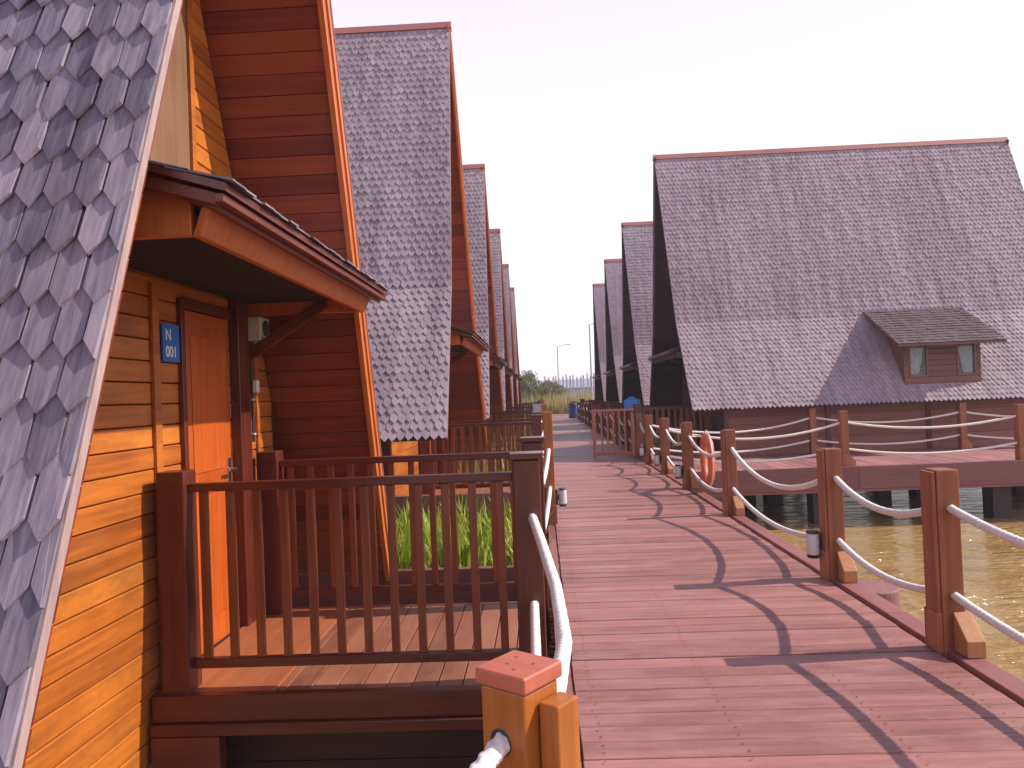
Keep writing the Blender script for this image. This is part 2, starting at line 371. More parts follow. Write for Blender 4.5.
# ------------------------------------------------------------------ side deck in front of the right-hand cottage
DY0, DY1, DX1 = 13.75, 17.7, 16.0
d = MB(); x = 2.33
while x < DX1:
    d.box(x, x + .138, DY0 + .05, DY1, -.035, random.uniform(-.003, .002)); x += .145
M['deck_y'] = wood('weathered_deck_planks_lengthwise', (.25, .10, .09), (.41, .19, .175), .55, 'Y', grain=.8, island=1.1, wear=(.46, .29, .25), wear_amt=.4, bump=.3, spec=.35)
sd_ = d.build('side_deck', M['deck_y'], bevel=.004, seg=1); tag(sd_, kind='structure')
d = MB()
for x0, x1 in ((2.32, 5.6), (5.604, 9.2), (9.204, 12.6), (12.604, 16)): d.box(x0, x1, DY0, DY0 + .045, -.40, .005)
d.build('fascia_board', M['fascia'], sd_, bevel=.006)
d = MB(); d.box(2.32, 16, DY0 + .012, DY0 + .06, -.445, -.405)
d.build('edge_strip', M['edge'], sd_)
d = MB()
for yy in (14.2, 15.5, 16.8): d.box(2.35, 16, yy, yy + .09, -.30, -.04)
d.build('joist', M['pile'], sd_)
for x in (5.05, 8.25, 11.5, 14.6):
    for yy in (14.05, 16.9):
        d = MB(); d.box(x - .17, x + .17, yy, yy + .34, -2.6, -.30); d.build('pile', M['pile'], sd_, bevel=.015)

# ------------------------------------------------------------------ cottages
def half_at(p, z):
    """half width of the roof outline (Y) at height z"""
    if z >= p['zk']: return (p['zr'] - z) / (p['zr'] - p['zk']) * p['yk']
    t = (p['zk'] - z) / (p['zk'] - p['ze']); return p['yk'] + t * (p['ye'] - p['yk'])
def rake_x(p, z):
    t = max(0, min(1, (z - p['ze']) / (p['zr'] - p['ze']))); return -p['tip'] * t
def roof_pts(p):
    return [(0, p['zr']), (p['yk'], p['zk']), (p['ye'], p['ze'])]

def add_shingles(b, P0, P1, P2, xs0, xs1, wdt, ex, sgn, thick=.011, gap=.004, rough=1.0):
    """rows of pointed shingles along the roof line ridge P0 > bend P1 > eave P2 (each (Y, Z)); xs0/xs1(z) are the rake edges"""
    segs = []
    l1 = math.hypot(P1[0] - P0[0], P1[1] - P0[1]); l2 = math.hypot(P2[0] - P1[0], P2[1] - P1[1]); tot = l1 + l2
    def at(s):
        if s <= l1: t = s / l1; a, c = P0, P1
        else: t = (s - l1) / l2; a, c = P1, P2
        dy, dz = c[0] - a[0], c[1] - a[1]; l = math.hypot(dy, dz)
        return (a[0] + dy * t, a[1] + dz * t), (dy / l, dz / l)
    rows = int(tot / ex) + 1
    for r in range(rows):
        s_tip = tot + .03 - r * ex
        Ls = ex * 1.95
        s_top = s_tip - Ls
        if s_top < 0: s_top = 0
        if s_tip < .06: break
        (py, pz), (dy, dz) = at(max(.001, min(tot, s_top + .5 * (s_tip - s_top))))
        ny, nz = -dz, dy                       # outward normal for the Y>0 side
        x0 = xs0(pz); x1 = xs1(pz)
        off = (r % 2) * wdt / 2
        n = int((x1 - x0) / wdt) + 2
        for c in range(-1, n):
            xa = x0 + off + c * wdt + random.uniform(-.004, .004); xb = xa + wdt - gap + random.uniform(-.004, .002)
            xa_, xb_ = max(xa, x0), min(xb, x1)
            if xb_ - xa_ < .02: continue
            st = s_tip + random.uniform(-.008, .008) + (random.uniform(.01, .03) if random.random() < .03 else 0); pt = wdt * .6
            xm = (xa + xb) / 2 + random.gauss(0, .004); xm = max(xa_, min(xb_, xm))
            sl = st - pt if xa_ == xa else st - pt * max(0, (xm - xa_)) / (wdt / 2)
            sr = st - pt if xb_ == xb else st - pt * max(0, (xb_ - xm)) / (wdt / 2)
            pl = [(xa_, s_top), (xb_, s_top), (xb_, sr), (xm, st), (xa_, sl)]
            lift = random.uniform(.018, .026 + .008 * rough); warp = random.uniform(-.007, .007) * rough
            lo, up = [], []
            for (x, s) in pl:
                t = (s - s_top) / (st - s_top)
                base = .002 + t * lift + (warp if x > xm else -warp if x < xm else 0) * t
                yy = py + dy * (s - (s_top + .5 * (s_tip - s_top))); zz = pz + dz * (s - (s_top + .5 * (s_tip - s_top)))
                lo.append((x, sgn * (yy + ny * base), zz + nz * base))
                up.append((x, sgn * (yy + ny * (base + thick)), zz + nz * (base + thick)))
            k = len(lo)
            b.poly(lo + up, [tuple(range(k, 2 * k))] + [(i, (i + 1) % k, (i + 1) % k + k, i + k) for i in range(1, k)])

def board_wall(b, p, x0, x1, z0, z1, openings, inset, bh=.145):
    """horizontal boards filling the A outline at depth x0..x1, cut round the openings (y0,y1,z0,z1)"""
    z = z0
    while z < z1 - .03:
        za, zb = z, min(z + bh - .006, z1)
        ha, hb = half_at(p, za) - inset, half_at(p, zb) - inset
        lim = p['ye'] - p['side']
        ha, hb = min(ha, lim), min(hb, lim)
        if hb < .03: break
        cuts = sorted([(o[0], o[1]) for o in openings if o[2] < zb - .01 and o[3] > za + .01])
        edges = []; cur = None
        L_ = 'L'
        for c in cuts: edges.append((L_, c[0])); L_ = c[1]
        edges.append((L_, 'R'))
        for a, c in edges:
            a0, a1 = (-ha, -hb) if a == 'L' else (a, a)
            c0, c1 = (ha, hb) if c == 'R' else (c, c)
            if c0 - a0 < .02: continue
            d = random.uniform(-.0025, .0025)
            b.hexa([(x0 + d, a0, za), (x1, a0, za), (x1, c0, za), (x0 + d, c0, za)], [(x0 + d, a1, zb), (x1, a1, zb), (x1, c1, zb), (x0 + d, c1, zb)])
        z += bh

def make_cottage(p, detail):
    root = empty('cottage')
    pts = roof_pts(p); L = p['L']; xb = L + p['tip']
    WX = p['wall']; TH = .034
    x0f = lambda z: rake_x(p, z) - .01
    x1f = lambda z: L - rake_x(p, z) + .01
    # roof: underlay slab and shingles of both slopes
    b = MB()
    for sg in (-1, 1):
        for (ya, za), (yb, zb) in ((pts[0], pts[1]), (pts[1], pts[2])):
            l = math.hypot(yb - ya, zb - za); ny, nz = -(zb - za) / l, (yb - ya) / l
            def q(yy, zz, near, o): return ((x0f(zz) + .015) if near else (x1f(zz) - .015), sg * (yy - ny * o), zz - nz * o)
            b.hexa([q(ya, za, 1, TH), q(ya, za, 0, TH), q(yb, zb, 0, TH), q(yb, zb, 1, TH)], [q(ya, za, 1, 0), q(ya, za, 0, 0), q(yb, zb, 0, 0), q(yb, zb, 1, 0)])
    n_under = len(b.f)
    for sg in (-1, 1):
        add_shingles(b, pts[0], pts[1], pts[2], x0f, x1f, p['sw'], p['sx'], sg, p['thick'], p['gap'], 1.0 if detail else .35)
    rf = b.build('roof', [M['underlay'], M['shingle'] if detail else M['shingle_far']], root)
    me = rf.data
    me.polygons.foreach_set('material_index', [0] * n_under + [1] * (len(me.polygons) - n_under))
    # ridge cap
    b = MB(); zr = p['zr']
    for sg in (-1, 1):
        b.hexa([(-p['tip'] - .04, 0, zr + .0), (xb + .04, 0, zr), (xb + .04, sg * .055, zr - .075), (-p['tip'] - .04, sg * .055, zr - .075)],
               [(-p['tip'] - .04, 0, zr + .065), (xb + .04, 0, zr + .065), (xb + .04, sg * .085, zr - .07), (-p['tip'] - .04, sg * .085, zr - .07)])
    b.build('ridge_cap', M['ridge'], rf)
    # lining boards on the underside of the overhang, front and back
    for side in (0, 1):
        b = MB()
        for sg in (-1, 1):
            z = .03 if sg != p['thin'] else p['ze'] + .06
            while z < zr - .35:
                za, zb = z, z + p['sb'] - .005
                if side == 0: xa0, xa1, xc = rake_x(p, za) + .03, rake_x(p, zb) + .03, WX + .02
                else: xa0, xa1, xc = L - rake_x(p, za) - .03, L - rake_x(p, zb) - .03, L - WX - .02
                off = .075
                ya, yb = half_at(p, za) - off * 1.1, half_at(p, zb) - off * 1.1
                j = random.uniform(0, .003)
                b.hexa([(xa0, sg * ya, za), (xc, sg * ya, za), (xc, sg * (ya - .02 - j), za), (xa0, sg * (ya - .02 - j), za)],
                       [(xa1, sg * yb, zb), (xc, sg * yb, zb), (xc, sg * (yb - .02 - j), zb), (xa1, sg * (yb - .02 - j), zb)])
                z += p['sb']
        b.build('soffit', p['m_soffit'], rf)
    # barge boards: a broad orange board with a dark outer strip, running down to floor level
    for side in (0, 1):
        for sg in (-1, 1):
            b = MB(); b2 = MB(); b3 = MB()
            k = (p['ye'] - p['yk']) / (p['zk'] - p['ze'])
            line = [pts[0], pts[1], pts[2], (p['ye'] + k * (p['ze'] - .0), 0.0)]
            for i, ((ya, za), (yb, zb)) in enumerate(zip(line, line[1:])):
                l = math.hypot(yb - ya, zb - za); ny, nz = -(zb - za) / l, (yb - ya) / l
                def X(z, o): 
                    return (rake_x(p, z) - o) if side == 0 else (L - rake_x(p, z) + o)
                def strip(m, o_in, o_out, xa, xb_):
                    m.hexa([(X(za, xa), sg * (ya + ny * o_in), za + nz * o_in), (X(za, xb_), sg * (ya + ny * o_in), za + nz * o_in), (X(za, xb_), sg * (ya + ny * o_out), za + nz * o_out), (X(za, xa), sg * (ya + ny * o_out), za + nz * o_out)],
                           [(X(zb, xa), sg * (yb + ny * o_in), zb + nz * o_in), (X(zb, xb_), sg * (yb + ny * o_in), zb + nz * o_in), (X(zb, xb_), sg * (yb + ny * o_out), zb + nz * o_out), (X(zb, xa), sg * (yb + ny * o_out), zb + nz * o_out)])
                if sg == p['thin']:
                    if i < 2: strip(b, -.022, .008, .012, -.05); strip(b2, .010, .022, .018, -.06)
                else:
                    strip(b, -.135, -.062, .012, -.025)
                    strip(b2, -.058, .004, .026, -.02)
                    if i < 2: strip(b3, .006, .034, .03, -.0)
            if sg == p['thin']:
                bb = b.build('barge_board', M['edge_grey'], root); b2.build('outer_strip', M['edge_grey'], bb)
            else:
                bb = b.build('barge_board', p['m_barge'], root); b2.build('outer_strip', p['m_barge'], bb); b3.build('edge_trim', M['barge_dark'], bb)
    # gable walls
    ops = [(p['door'][0], p['door'][1], -.02, 2.12)]
    win = p['win']
    ops.append(win)
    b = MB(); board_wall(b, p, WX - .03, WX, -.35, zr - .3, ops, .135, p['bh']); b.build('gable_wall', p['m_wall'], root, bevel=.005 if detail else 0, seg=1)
    b = MB(); board_wall(b, p, L - WX, L - WX + .03, -.35, zr - .3, [], .135); b.build('gable_wall', p['m_wall'], root)
    # side walls under the eaves
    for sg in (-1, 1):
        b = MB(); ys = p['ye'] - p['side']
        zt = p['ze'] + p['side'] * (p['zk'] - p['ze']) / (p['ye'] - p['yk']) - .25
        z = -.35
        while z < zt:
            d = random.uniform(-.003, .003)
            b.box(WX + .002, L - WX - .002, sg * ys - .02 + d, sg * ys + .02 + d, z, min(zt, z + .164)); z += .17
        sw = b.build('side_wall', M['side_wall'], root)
        for xx in (WX - .02, WX + 2.2, L / 2 + .9, L - WX - .06):
            b = MB(); b.box(xx, xx + .09, sg * ys + (sg * .025 if sg > 0 else -.055), sg * ys + (.055 if sg > 0 else -.025), -.35, zt)
            b.build('corner_trim', M['darkz'], sw)
    # floor and piles
    ys = p['ye'] - p['side']
    b = MB(); b.box(WX + .01, L - WX - .01, -ys + .03, ys - .03, -.30, -.02); b.build('floor', M['pile'], root)
    for xx in (WX + .5, L / 2, L - WX - .5):
        for sg in (-1, 1):
            b = MB(); b.box(xx - .14, xx + .14, sg * (ys - .25) - .14, sg * (ys - .25) + .14, -2.6, -.305); b.build('pile', M['pile'], root)
    # wall trims
    for (ya, wd, zt) in p['trims']:
        b = MB(); b.box(WX - .052, WX - .031, ya - wd / 2, ya + wd / 2, -.33, zt); b.build('wall_trim', p['m_wall'], root, bevel=.003)
    # door
    d0, d1 = p['door']
    b = MB()
    b.box(WX - .028, WX + .01, d0 + .01, d1 - .01, .0, 2.10)
    for (ya, yb, za, zb) in ((d0 + .12, d1 - .12, .18, .95), (d0 + .12, d1 - .12, 1.1, 1.95)):
        b.box(WX - .034, WX - .0285, ya, yb, za, zb)
    dr = b.build('door', p['m_door'], root, bevel=.003)
    hy = d0 + .06
    b = MB(); b.cyl((WX - .03, hy, 1.08), (WX - .085, hy, 1.08), .014, n=12); b.cyl((WX - .08, hy - .005, 1.08), (WX - .08, hy + .12, 1.085), .011, n=12)
    b.box(WX - .036, WX - .0287, hy - .025, hy + .025, .98, 1.16)
    b.build('handle', M['steel'], dr, bevel=.002)
    b = MB()
    b.box(WX - .10, WX - .03, d0 - .19, d0 - .005, -.02, 2.30); b.box(WX - .06, WX - .03, d1 + .002, d1 + .05, -.02, 2.16); b.box(WX - .06, WX - .03, d0, d1, 2.105, 2.17)
    b.build('door_frame', M['darkz'], root, bevel=.004)
    # gable window
    y0, y1, z0, z1 = win
    fm = MB(); t = .055
    fm.box(WX - .05, WX + .02, y0, y0 + t, z0, z1); fm.box(WX - .05, WX + .02, y1 - t, y1, z0, z1)
    fm.box(WX - .05, WX + .02, y0 + t, y1 - t, z0, z0 + t); fm.box(WX - .05, WX + .02, y0 + t, y1 - t, z1 - t, z1)
    wn = fm.build('window', p['m_wall'], root, bevel=.003)
    b = MB(); ym = (y0 + y1) / 2
    b.box(WX - .03, WX - .012, y0 + t + .003, ym - .003, z0 + t + .003, z1 - t - .003); b.build('shutter', M['shutter'], wn, bevel=.003)
    b = MB(); b.box(WX - .03, WX - .012, ym + .003, y1 - t - .003, z0 + t + .003, z1 - t - .003); b.build('shutter', M['shutter'], wn, bevel=.003)
    # pent roof over the porch
    ex, ez, hl, pc = p['pent']         # eave X, eave Z, half length, centre Y
    zt = ez + (WX - ex) * math.tan(R(17))
    b = MB()
    b.hexa([(ex, pc - hl, ez), (WX - .03, pc - hl, zt), (WX - .03, pc + hl, zt), (ex, pc + hl, ez)], [(ex, pc - hl, ez + .03), (WX - .03, pc - hl, zt + .03), (WX - .03, pc + hl, zt + .03), (ex, pc + hl, ez + .03)])
    nb = len(b.f)
    rows = int((WX - ex) / .15) + 1
    for r in range(rows):
        s0 = ex - .02 + r * .15
        yy = pc - hl - .01
        while yy < pc + hl:
            wd = random.uniform(.09, .13); yb_ = min(yy + wd - .004, pc + hl + .01); s1 = min(s0 + .24, WX - .03)
            za = ez + (s0 - ex) * math.tan(R(17)) + .046 + random.uniform(0, .003); zb = ez + (s1 - ex) * math.tan(R(17)) + .036
            jj = random.uniform(-.012, .012)
            b.hexa([(s0 + jj, yy, za - .008), (s1, yy, zb - .008), (s1, yb_, zb - .008), (s0 + jj, yb_, za - .008)], [(s0 + jj, yy, za), (s1, yy, zb), (s1, yb_, zb), (s0 + jj, yb_, za)])
            yy += wd
    pr = b.build('porch_roof', [M['darkz'], M['shingle']], root)
    pr.data.polygons.foreach_set('material_index', [0] * nb + [1] * (len(pr.data.polygons) - nb))
    b = MB(); k = math.tan(R(17))
    b.box(ex + .015, ex + .05, pc - hl + .01, pc + hl - .01, ez - .035, ez - .002)
    b.hexa([(ex + .052, pc - hl + .07, ez - .055), (ex + .2, pc - hl + .07, ez - .0), (ex + .2, pc + hl - .07, ez - .0), (ex + .052, pc + hl - .07, ez - .055)], [(ex + .052, pc - hl + .07, ez - .004), (ex + .2, pc - hl + .07, ez + .04), (ex + .2, pc + hl - .07, ez + .04), (ex + .052, pc + hl - .07, ez - .004)])
    for sg in (-1, 1):
        ya = pc + sg * (hl - .03); yb = pc + sg * (hl - .065)
        ya, yb = min(ya, yb), max(ya, yb)
        b.hexa([(ex + .052, ya, ez - .04), (WX - .035, ya, ez - .04 + (WX - ex - .087) * k), (WX - .035, yb, ez - .04 + (WX - ex - .087) * k), (ex + .052, yb, ez - .04)],
               [(ex + .052, ya, ez + .008), (WX - .035, ya, zt - .03), (WX - .035, yb, zt - .03), (ex + .052, yb, ez + .008)])
    b.build('eave_strip', p['m_pent2'], pr, bevel=.004)
    b = MB(); xi = ex + .12; yi = hl - .13
    b.hexa([(xi + .035, pc - yi, ez - .13), (xi + .07, pc - yi, ez - .13), (xi + .07, pc + yi, ez - .13), (xi + .035, pc + yi, ez - .13)],
           [(xi - .03, pc - yi - .03, ez + .015), (xi + .005, pc - yi - .03, ez + .015), (xi + .005, pc + yi + .03, ez + .015), (xi - .03, pc + yi + .03, ez + .015)])
    for sg in (-1, 1):
        ya = pc + sg * yi; yb = pc + sg * (yi - .035); ya, yb = min(ya, yb), max(ya, yb)
        b.box(xi + .072, WX - .035, ya, yb, ez - .125, ez + .06)
    b.build('fascia_board', p['m_pent'], pr, bevel=.005)
    b = MB(); b.box(xi + .075, WX - .04, pc - yi + .04, pc + yi - .04, ez - .035, ez - .015); b.build('ceiling_board', M['dark_void'], pr)  # ceiling painted near-black for the shade under the pent roof
    for sg in (-1, 1):
        b = MB(); yy = pc + sg * (hl - .17)
        b.bar((WX - .035, yy, ez - .42), (ex + .42, yy, ez - .05), .05, .075); b.build('brace', p['m_pent2'], pr, bevel=.004)
    # porch floor and its beams
    f0, f1, fx = p['porch']
    b = MB(); xx = fx
    while xx < WX - .70:
        b.box(xx, min(xx + .128, WX - .695), f0 + .052, f1 - .052, -.03, random.uniform(-.002, .001)); xx += .134
    pf = b.build('porch_floor', M['porch_floor'], root, bevel=.003, seg=1)
    b = MB(); b.box(WX - .69, WX - .056, f0 + .052, f1 - .052, -.03, .003); b.build('door_step', M['step'], pf, bevel=.003)
    for yy, sg in ((f0, -1), (f1, 1)):
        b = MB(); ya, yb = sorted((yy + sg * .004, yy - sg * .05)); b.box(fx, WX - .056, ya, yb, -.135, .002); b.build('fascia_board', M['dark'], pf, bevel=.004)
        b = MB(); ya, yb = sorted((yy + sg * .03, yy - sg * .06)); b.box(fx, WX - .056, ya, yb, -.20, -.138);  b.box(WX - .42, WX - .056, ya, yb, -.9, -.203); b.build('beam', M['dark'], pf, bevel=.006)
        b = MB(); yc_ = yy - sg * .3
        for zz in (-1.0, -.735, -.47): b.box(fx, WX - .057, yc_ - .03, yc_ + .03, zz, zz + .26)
        b.build('shade_skirting', M['skirt'], pf)  # near-black boards standing in for the shade under the porch
    return root, rf

def add_dormer(root, p):
    """small dormer with two curtained windows on the Y<0 slope"""
    x0, x1 = 4.52, 6.12; yf = -2.88; ez = 2.20; zt = 3.04
    yb = -1.74; yfr = -3.38; sl = (zt - ez) / (yb - yfr)
    b = MB()
    rx0, rx1 = 4.2, 6.38
    b.hexa([(rx0, yfr, ez), (rx1, yfr, ez), (rx1, yb + .12, zt + .12 * sl), (rx0, yb + .12, zt + .12 * sl)],
           [(rx0, yfr, ez + .05), (rx1, yfr, ez + .05), (rx1, yb + .12, zt + .05 + .12 * sl), (rx0, yb + .12, zt + .05 + .12 * sl)])
    nb = len(b.f)
    r = 0
    while True:
        s0 = yfr - .02 + r * .12
        if s0 > yb: break
        xx = rx0 - .01 + (r % 2) * -.05
        while xx < rx1:
            wd = random.uniform(.09, .125); xa, xb = max(xx, rx0 - .01), min(xx + wd - .004, rx1 + .01)
            s1 = min(s0 + .2, yb + .12)
            za = ez + (s0 - yfr) * sl + .074 + random.uniform(0, .005); zb = ez + (s1 - yfr) * sl + .054; jj = random.uniform(-.012, .012)
            if xb - xa > .02:
                b.hexa([(xa, s0 + jj, za - .011), (xb, s0 + jj, za - .011), (xb, s1, zb - .011), (xa, s1, zb - .011)], [(xa, s0 + jj, za), (xb, s0 + jj, za), (xb, s1, zb), (xa, s1, zb)])
            xx += wd
        r += 1
    dm = b.build('dormer', [M['dormer'], M['shingle_dark']], root)
    dm.data.polygons.foreach_set('material_index', [0] * nb + [1] * (len(dm.data.polygons) - nb))
    # front wall
    b = MB(); ztop = ez + (yf - yfr) * sl - .01; zbot = 1.2
    wins = ((x0 + .10, x0 + .50), (x1 - .50, x1 - .10)); wz0, wz1 = 1.56, 2.46
    z = zbot
    while z < ztop:
        zb = min(z + .115, ztop)
        if z > wz0 - .06 and z < wz1: segs = ((x0, wins[0][0]), (wins[0][1], wins[1][0]), (wins[1][1], x1))
        else: segs = ((x0, x1),)
        for a, c in segs: b.box(a, c, yf, yf + .03, z, zb - .004)
        z += .12
    for xs in (x0, x1 - .03):       # cheeks
        b.hexa([(xs, yf + .032, zbot), (xs + .03, yf + .032, zbot), (xs + .03, yf + .34, zbot + .5), (xs, yf + .34, zbot + .5)],
               [(xs, yf + .032, ztop), (xs + .03, yf + .032, ztop), (xs + .03, yb, zt - .01), (xs, yb, zt - .01)])
    b.build('dormer_wall', M['dormer'], dm)
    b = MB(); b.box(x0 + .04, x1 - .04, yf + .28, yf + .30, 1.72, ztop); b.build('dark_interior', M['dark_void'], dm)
    for i, (a, c) in enumerate(wins):
        b = MB(); t = .04
        b.box(a, a + t, yf - .015, yf + .04, wz0, wz1); b.box(c - t, c, yf - .015, yf + .04, wz0, wz1)
        b.box(a + t, c - t, yf - .015, yf + .04, wz0, wz0 + t); b.box(a + t, c - t, yf - .015, yf + .04, wz1 - t, wz1)
        b.build('dormer_window', M['fascia'], dm)
        b = MB(); b.box(a + t, c - t, yf + .01, yf + .014, wz0 + t, wz1 - t); b.build('window_pane', M['glass'], dm)
        b = MB(); n = 26
        for k in range(n + 1):
            u = k / n; yy = yf + .06 + .012 * math.sin(k * 1.4)
            top = a + .03 + (c - a - .06) * u
            lowx = (a + .05 + (c - a) * .45 * u) if i == 0 else (a + .16 + (c - a) * .45 * u)
            mid = (top * .55 + lowx * .45)
            b.v += [(top, yy, wz1 - .02), (mid, yy, (wz0 + wz1) / 2), (lowx, yy, wz0 + .06)]
        for k in range(n):
            q = 3 * k; b.f += [(q, q + 1, q + 4, q + 3), (q + 1, q + 2, q + 5, q + 4)]
        b.build('curtain', M['lace'], dm, smooth=True)

# nearest left cottage
LM = dict(thin=1, m_barge=M['barge'], m_soffit=M['soffit'], m_wall=M['wall'], m_door=M['door'], m_pent=M['barge'], m_pent2=M['pent_dark'])
RM = dict(thin=-1, m_barge=M['barge_r'], m_soffit=M['gable_r'], m_wall=M['gable_r'], m_door=M['barge_r'], m_pent=M['pent_grey'], m_pent2=M['gable_r'])  # right row: darker copies of the timbers, shade carried in their colour
P1 = dict(LM, L=8.0, tip=.07, zr=6.25, zk=2.9, yk=1.37, ze=.48, ye=2.32, side=.55, wall=.78, sw=.102, sx=.185, bh=.118, sb=.124, gap=.009, thick=.016,
          door=(-.98, -.29), win=(-.55, .55, 2.72, 4.35), trims=[(.04, .07, 2.2), (-1.44, .05, 2.2)],
          pent=(-.27, 2.28, 1.46, .0), porch=(-1.42, .22, -1.30))
YC1, X1 = 4.15, -1.37
c1, c1roof = make_cottage(P1, True)
c1.location = (X1, YC1, 0); c1.rotation_euler = (0, 0, math.pi)
tag(c1, 'nearest A-frame cottage at far left with sunlit orange gable and blue number plate', 'cottage', 'A-frame shingled cottages along the boardwalk')

# standard cottage
P2 = dict(LM, L=8.55, tip=-.10, zr=7.40, zk=3.0, yk=1.75, ze=1.04, ye=3.10, side=.75, wall=.82, sw=.098, sx=.120, bh=.145, sb=.178, gap=.004, thick=.012,
          door=(-1.08, -.30), win=(-.6, .6, 3.0, 5.0), trims=[(-.26, .07, 2.3), (.04, .07, 2.3)],
          pent=(-.24, 2.36, 1.7, -.05), porch=(-1.42, .22, -.95))
c2, c2roof = make_cottage(P2, False)
add_dormer(c2, P2)
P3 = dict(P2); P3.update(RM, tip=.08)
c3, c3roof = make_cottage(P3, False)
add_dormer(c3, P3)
RID = [11.9, 19.3, 26.85, 34.1, 41.6]      # ridge distances of the rows
XLEFT, XRIGHT = -1.11, 3.22
left_lab = ['second left-row A-frame cottage, its tall shingled roof directly behind the nearest orange gable',
            'third A-frame cottage of the left row, narrow roof slope right behind the second tall roof',
            'fourth A-frame cottage of the left row, slim grey roof between third and fifth',
            'fifth A-frame cottage of the left row, only a thin roof strip showing',
            'sixth and farthest A-frame cottage of the left row, smallest dark roof sliver']
right_lab = ['large A-frame cottage on the right with broad purple grey roof and small two-window dormer',
             'second A-frame cottage of the right row, just left of the large dormered roof',
             'third A-frame cottage of the right row, narrow roof and dark gable',
             'fourth and farthest A-frame cottage of the right row, smallest one']
G = 'A-frame shingled cottages along the boardwalk'
first = True
cots = []
for i, yc in enumerate(RID):
    o = c2 if first else copy_tree(c2); first = False
    o.location = (XLEFT, yc, 0); o.rotation_euler = (0, 0, math.pi); tag(o, left_lab[i], 'cottage', G)
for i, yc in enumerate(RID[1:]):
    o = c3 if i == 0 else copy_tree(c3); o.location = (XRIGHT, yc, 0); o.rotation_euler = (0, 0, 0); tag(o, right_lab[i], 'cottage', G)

# ------------------------------------------------------------------ number plate, meter, light switch on the nearest gable
GX = X1 - P1['wall'] + .03          # world x of the gable wall face
b = MB(); b.box(GX + .006, GX + .02, 4.185, 4.38, 1.775, 1.99)
sg = b.build('number_sign', M['blue'], bevel=.003); tag(sg, 'small blue square number plate reading N 001 beside the cottage door', 'sign')
def text(body, loc, size, parent, rot, mat, name='lettering', ext=.001, bold=0.0):
    cu = bpy.data.curves.new(name, 'FONT'); cu.body = body; cu.size = size; cu.extrude = ext; cu.offset = bold
    o = bpy.data.objects.new(name, cu); col.objects.link(o); bpy.context.view_layer.update()
    me = bpy.data.meshes.new_from_object(o.evaluated_get(bpy.context.evaluated_depsgraph_get())); bpy.data.objects.remove(o)
    o = bpy.data.objects.new(name, me); col.objects.link(o); o.location = loc; o.rotation_euler = rot; o.parent = parent; me.materials.clear(); me.materials.append(mat)
    return o
text('N', (GX + .0225, 4.208, 1.898), .088, sg, (R(90), 0, R(90)), M['white_paint'], bold=.0015)
text('001', (GX + .0225, 4.208, 1.802), .088, sg, (R(90), 0, R(90)), M['white_paint'], bold=.0015)

MY = 5.50
b = MB(); b.box(GX + .002, GX + .125, MY - .09, MY + .09, 1.975, 2.15)
mt = b.build('electric_meter', M['meter'], bevel=.012, seg=3); tag(mt, 'cream electric meter box with round dial on the orange wall right of the door', 'meter')
b = MB(); b.cyl((GX + .124, MY, 2.068), (GX + .136, MY, 2.068), .058, n=24); b.build('dial', M['grey_dial'], mt, bevel=.003)
b = MB(); b.cyl((GX + .02, MY - .02, 1.98), (GX + .02, MY - .02, 1.24), .011, n=10)
cd = b.build('conduit', M['lamp_dark'], mt)
b = MB()
for z in (1.88, 1.55, 1.30): b.box(GX + .001, GX + .034, MY - .038, MY - .002, z - .006, z + .006)
b.build('cable_clip', M['lamp_white'], cd)
b = MB(); b.box(GX + .032, GX + .065, MY - .045, MY + .015, 1.60, 1.69)
o = b.build('light_switch', M['lamp_white'], bevel=.006); tag(o, 'small white switch box on the cable below the cream meter', 'switch')

# ------------------------------------------------------------------ porch railings
def make_railing(span, nbal, near=False, capright=True):
    """X from 0 (wall post) to span (walkway post)"""
    r = empty('porch_railing')
    bv = .005 if near else 0
    b = MB(); b.box(-.075, .075, -.075, .075, -.19, 1.17); b.build('post', M['darkz'], r, bevel=.008 if near else 0)
    b = MB(); b.box(span - .072, span + .072, -.072, .072, -.30, 1.165)
    pp = b.build('post', M['darkz'], r, bevel=.008 if near else 0)
    b = MB(); b.box(span - .088, span + .088, -.088, .088, 1.168, 1.20); b.build('post_cap', M['dark'], pp, bevel=bv)
    b = MB(); b.box(.077, span - .074, -.035, .035, 1.055, 1.10); b.build('top_rail', M['dark'], r, bevel=bv)
    b = MB(); b.box(.077, span - .074, -.025, .025, .115, .165); b.build('bottom_rail', M['dark'], r, bevel=bv)
    st = (span - .15) / nbal
    for i in range(nbal):
        x = .075 + st * (i + .5)
        b = MB(); b.box(x - .02, x + .02, -.02, .02, .166, 1.054); b.build('baluster', M['baluster'], r, bevel=.003 if near else 0)
    return r
RG = 'porch railings between cottage doors and boardwalk'
rl = make_railing(1.885, 12, True); rl.location = (-1.975, 4.03, 0)
tag(rl, 'nearest dark red porch railing with slim balusters and capped corner post by the boardwalk', 'railing', RG)
r2 = copy_tree(rl); r2.location = (-1.985, 5.48, 0); r2.scale = (1.0159, 1, 1)
tag(r2, 'second dark red porch railing just behind the nearest one, beyond the cottage door', 'railing', RG)
rs = make_railing(1.74, 11); firstr = True
names = ['second', 'third', 'fourth', 'fifth', 'sixth']
for i, yc in enumerate(RID):
    for (dy, ww) in ((-.22, 'front'), (1.42, 'rear')):
        o = rs if firstr else copy_tree(rs); firstr = False
        o.location = (-1.81, yc + dy, 0)
        tag(o, 'dark red railing on the %s side of the %s left-row cottage porch' % ('camera' if dy < 0 else 'far', names[i]), 'railing', RG)
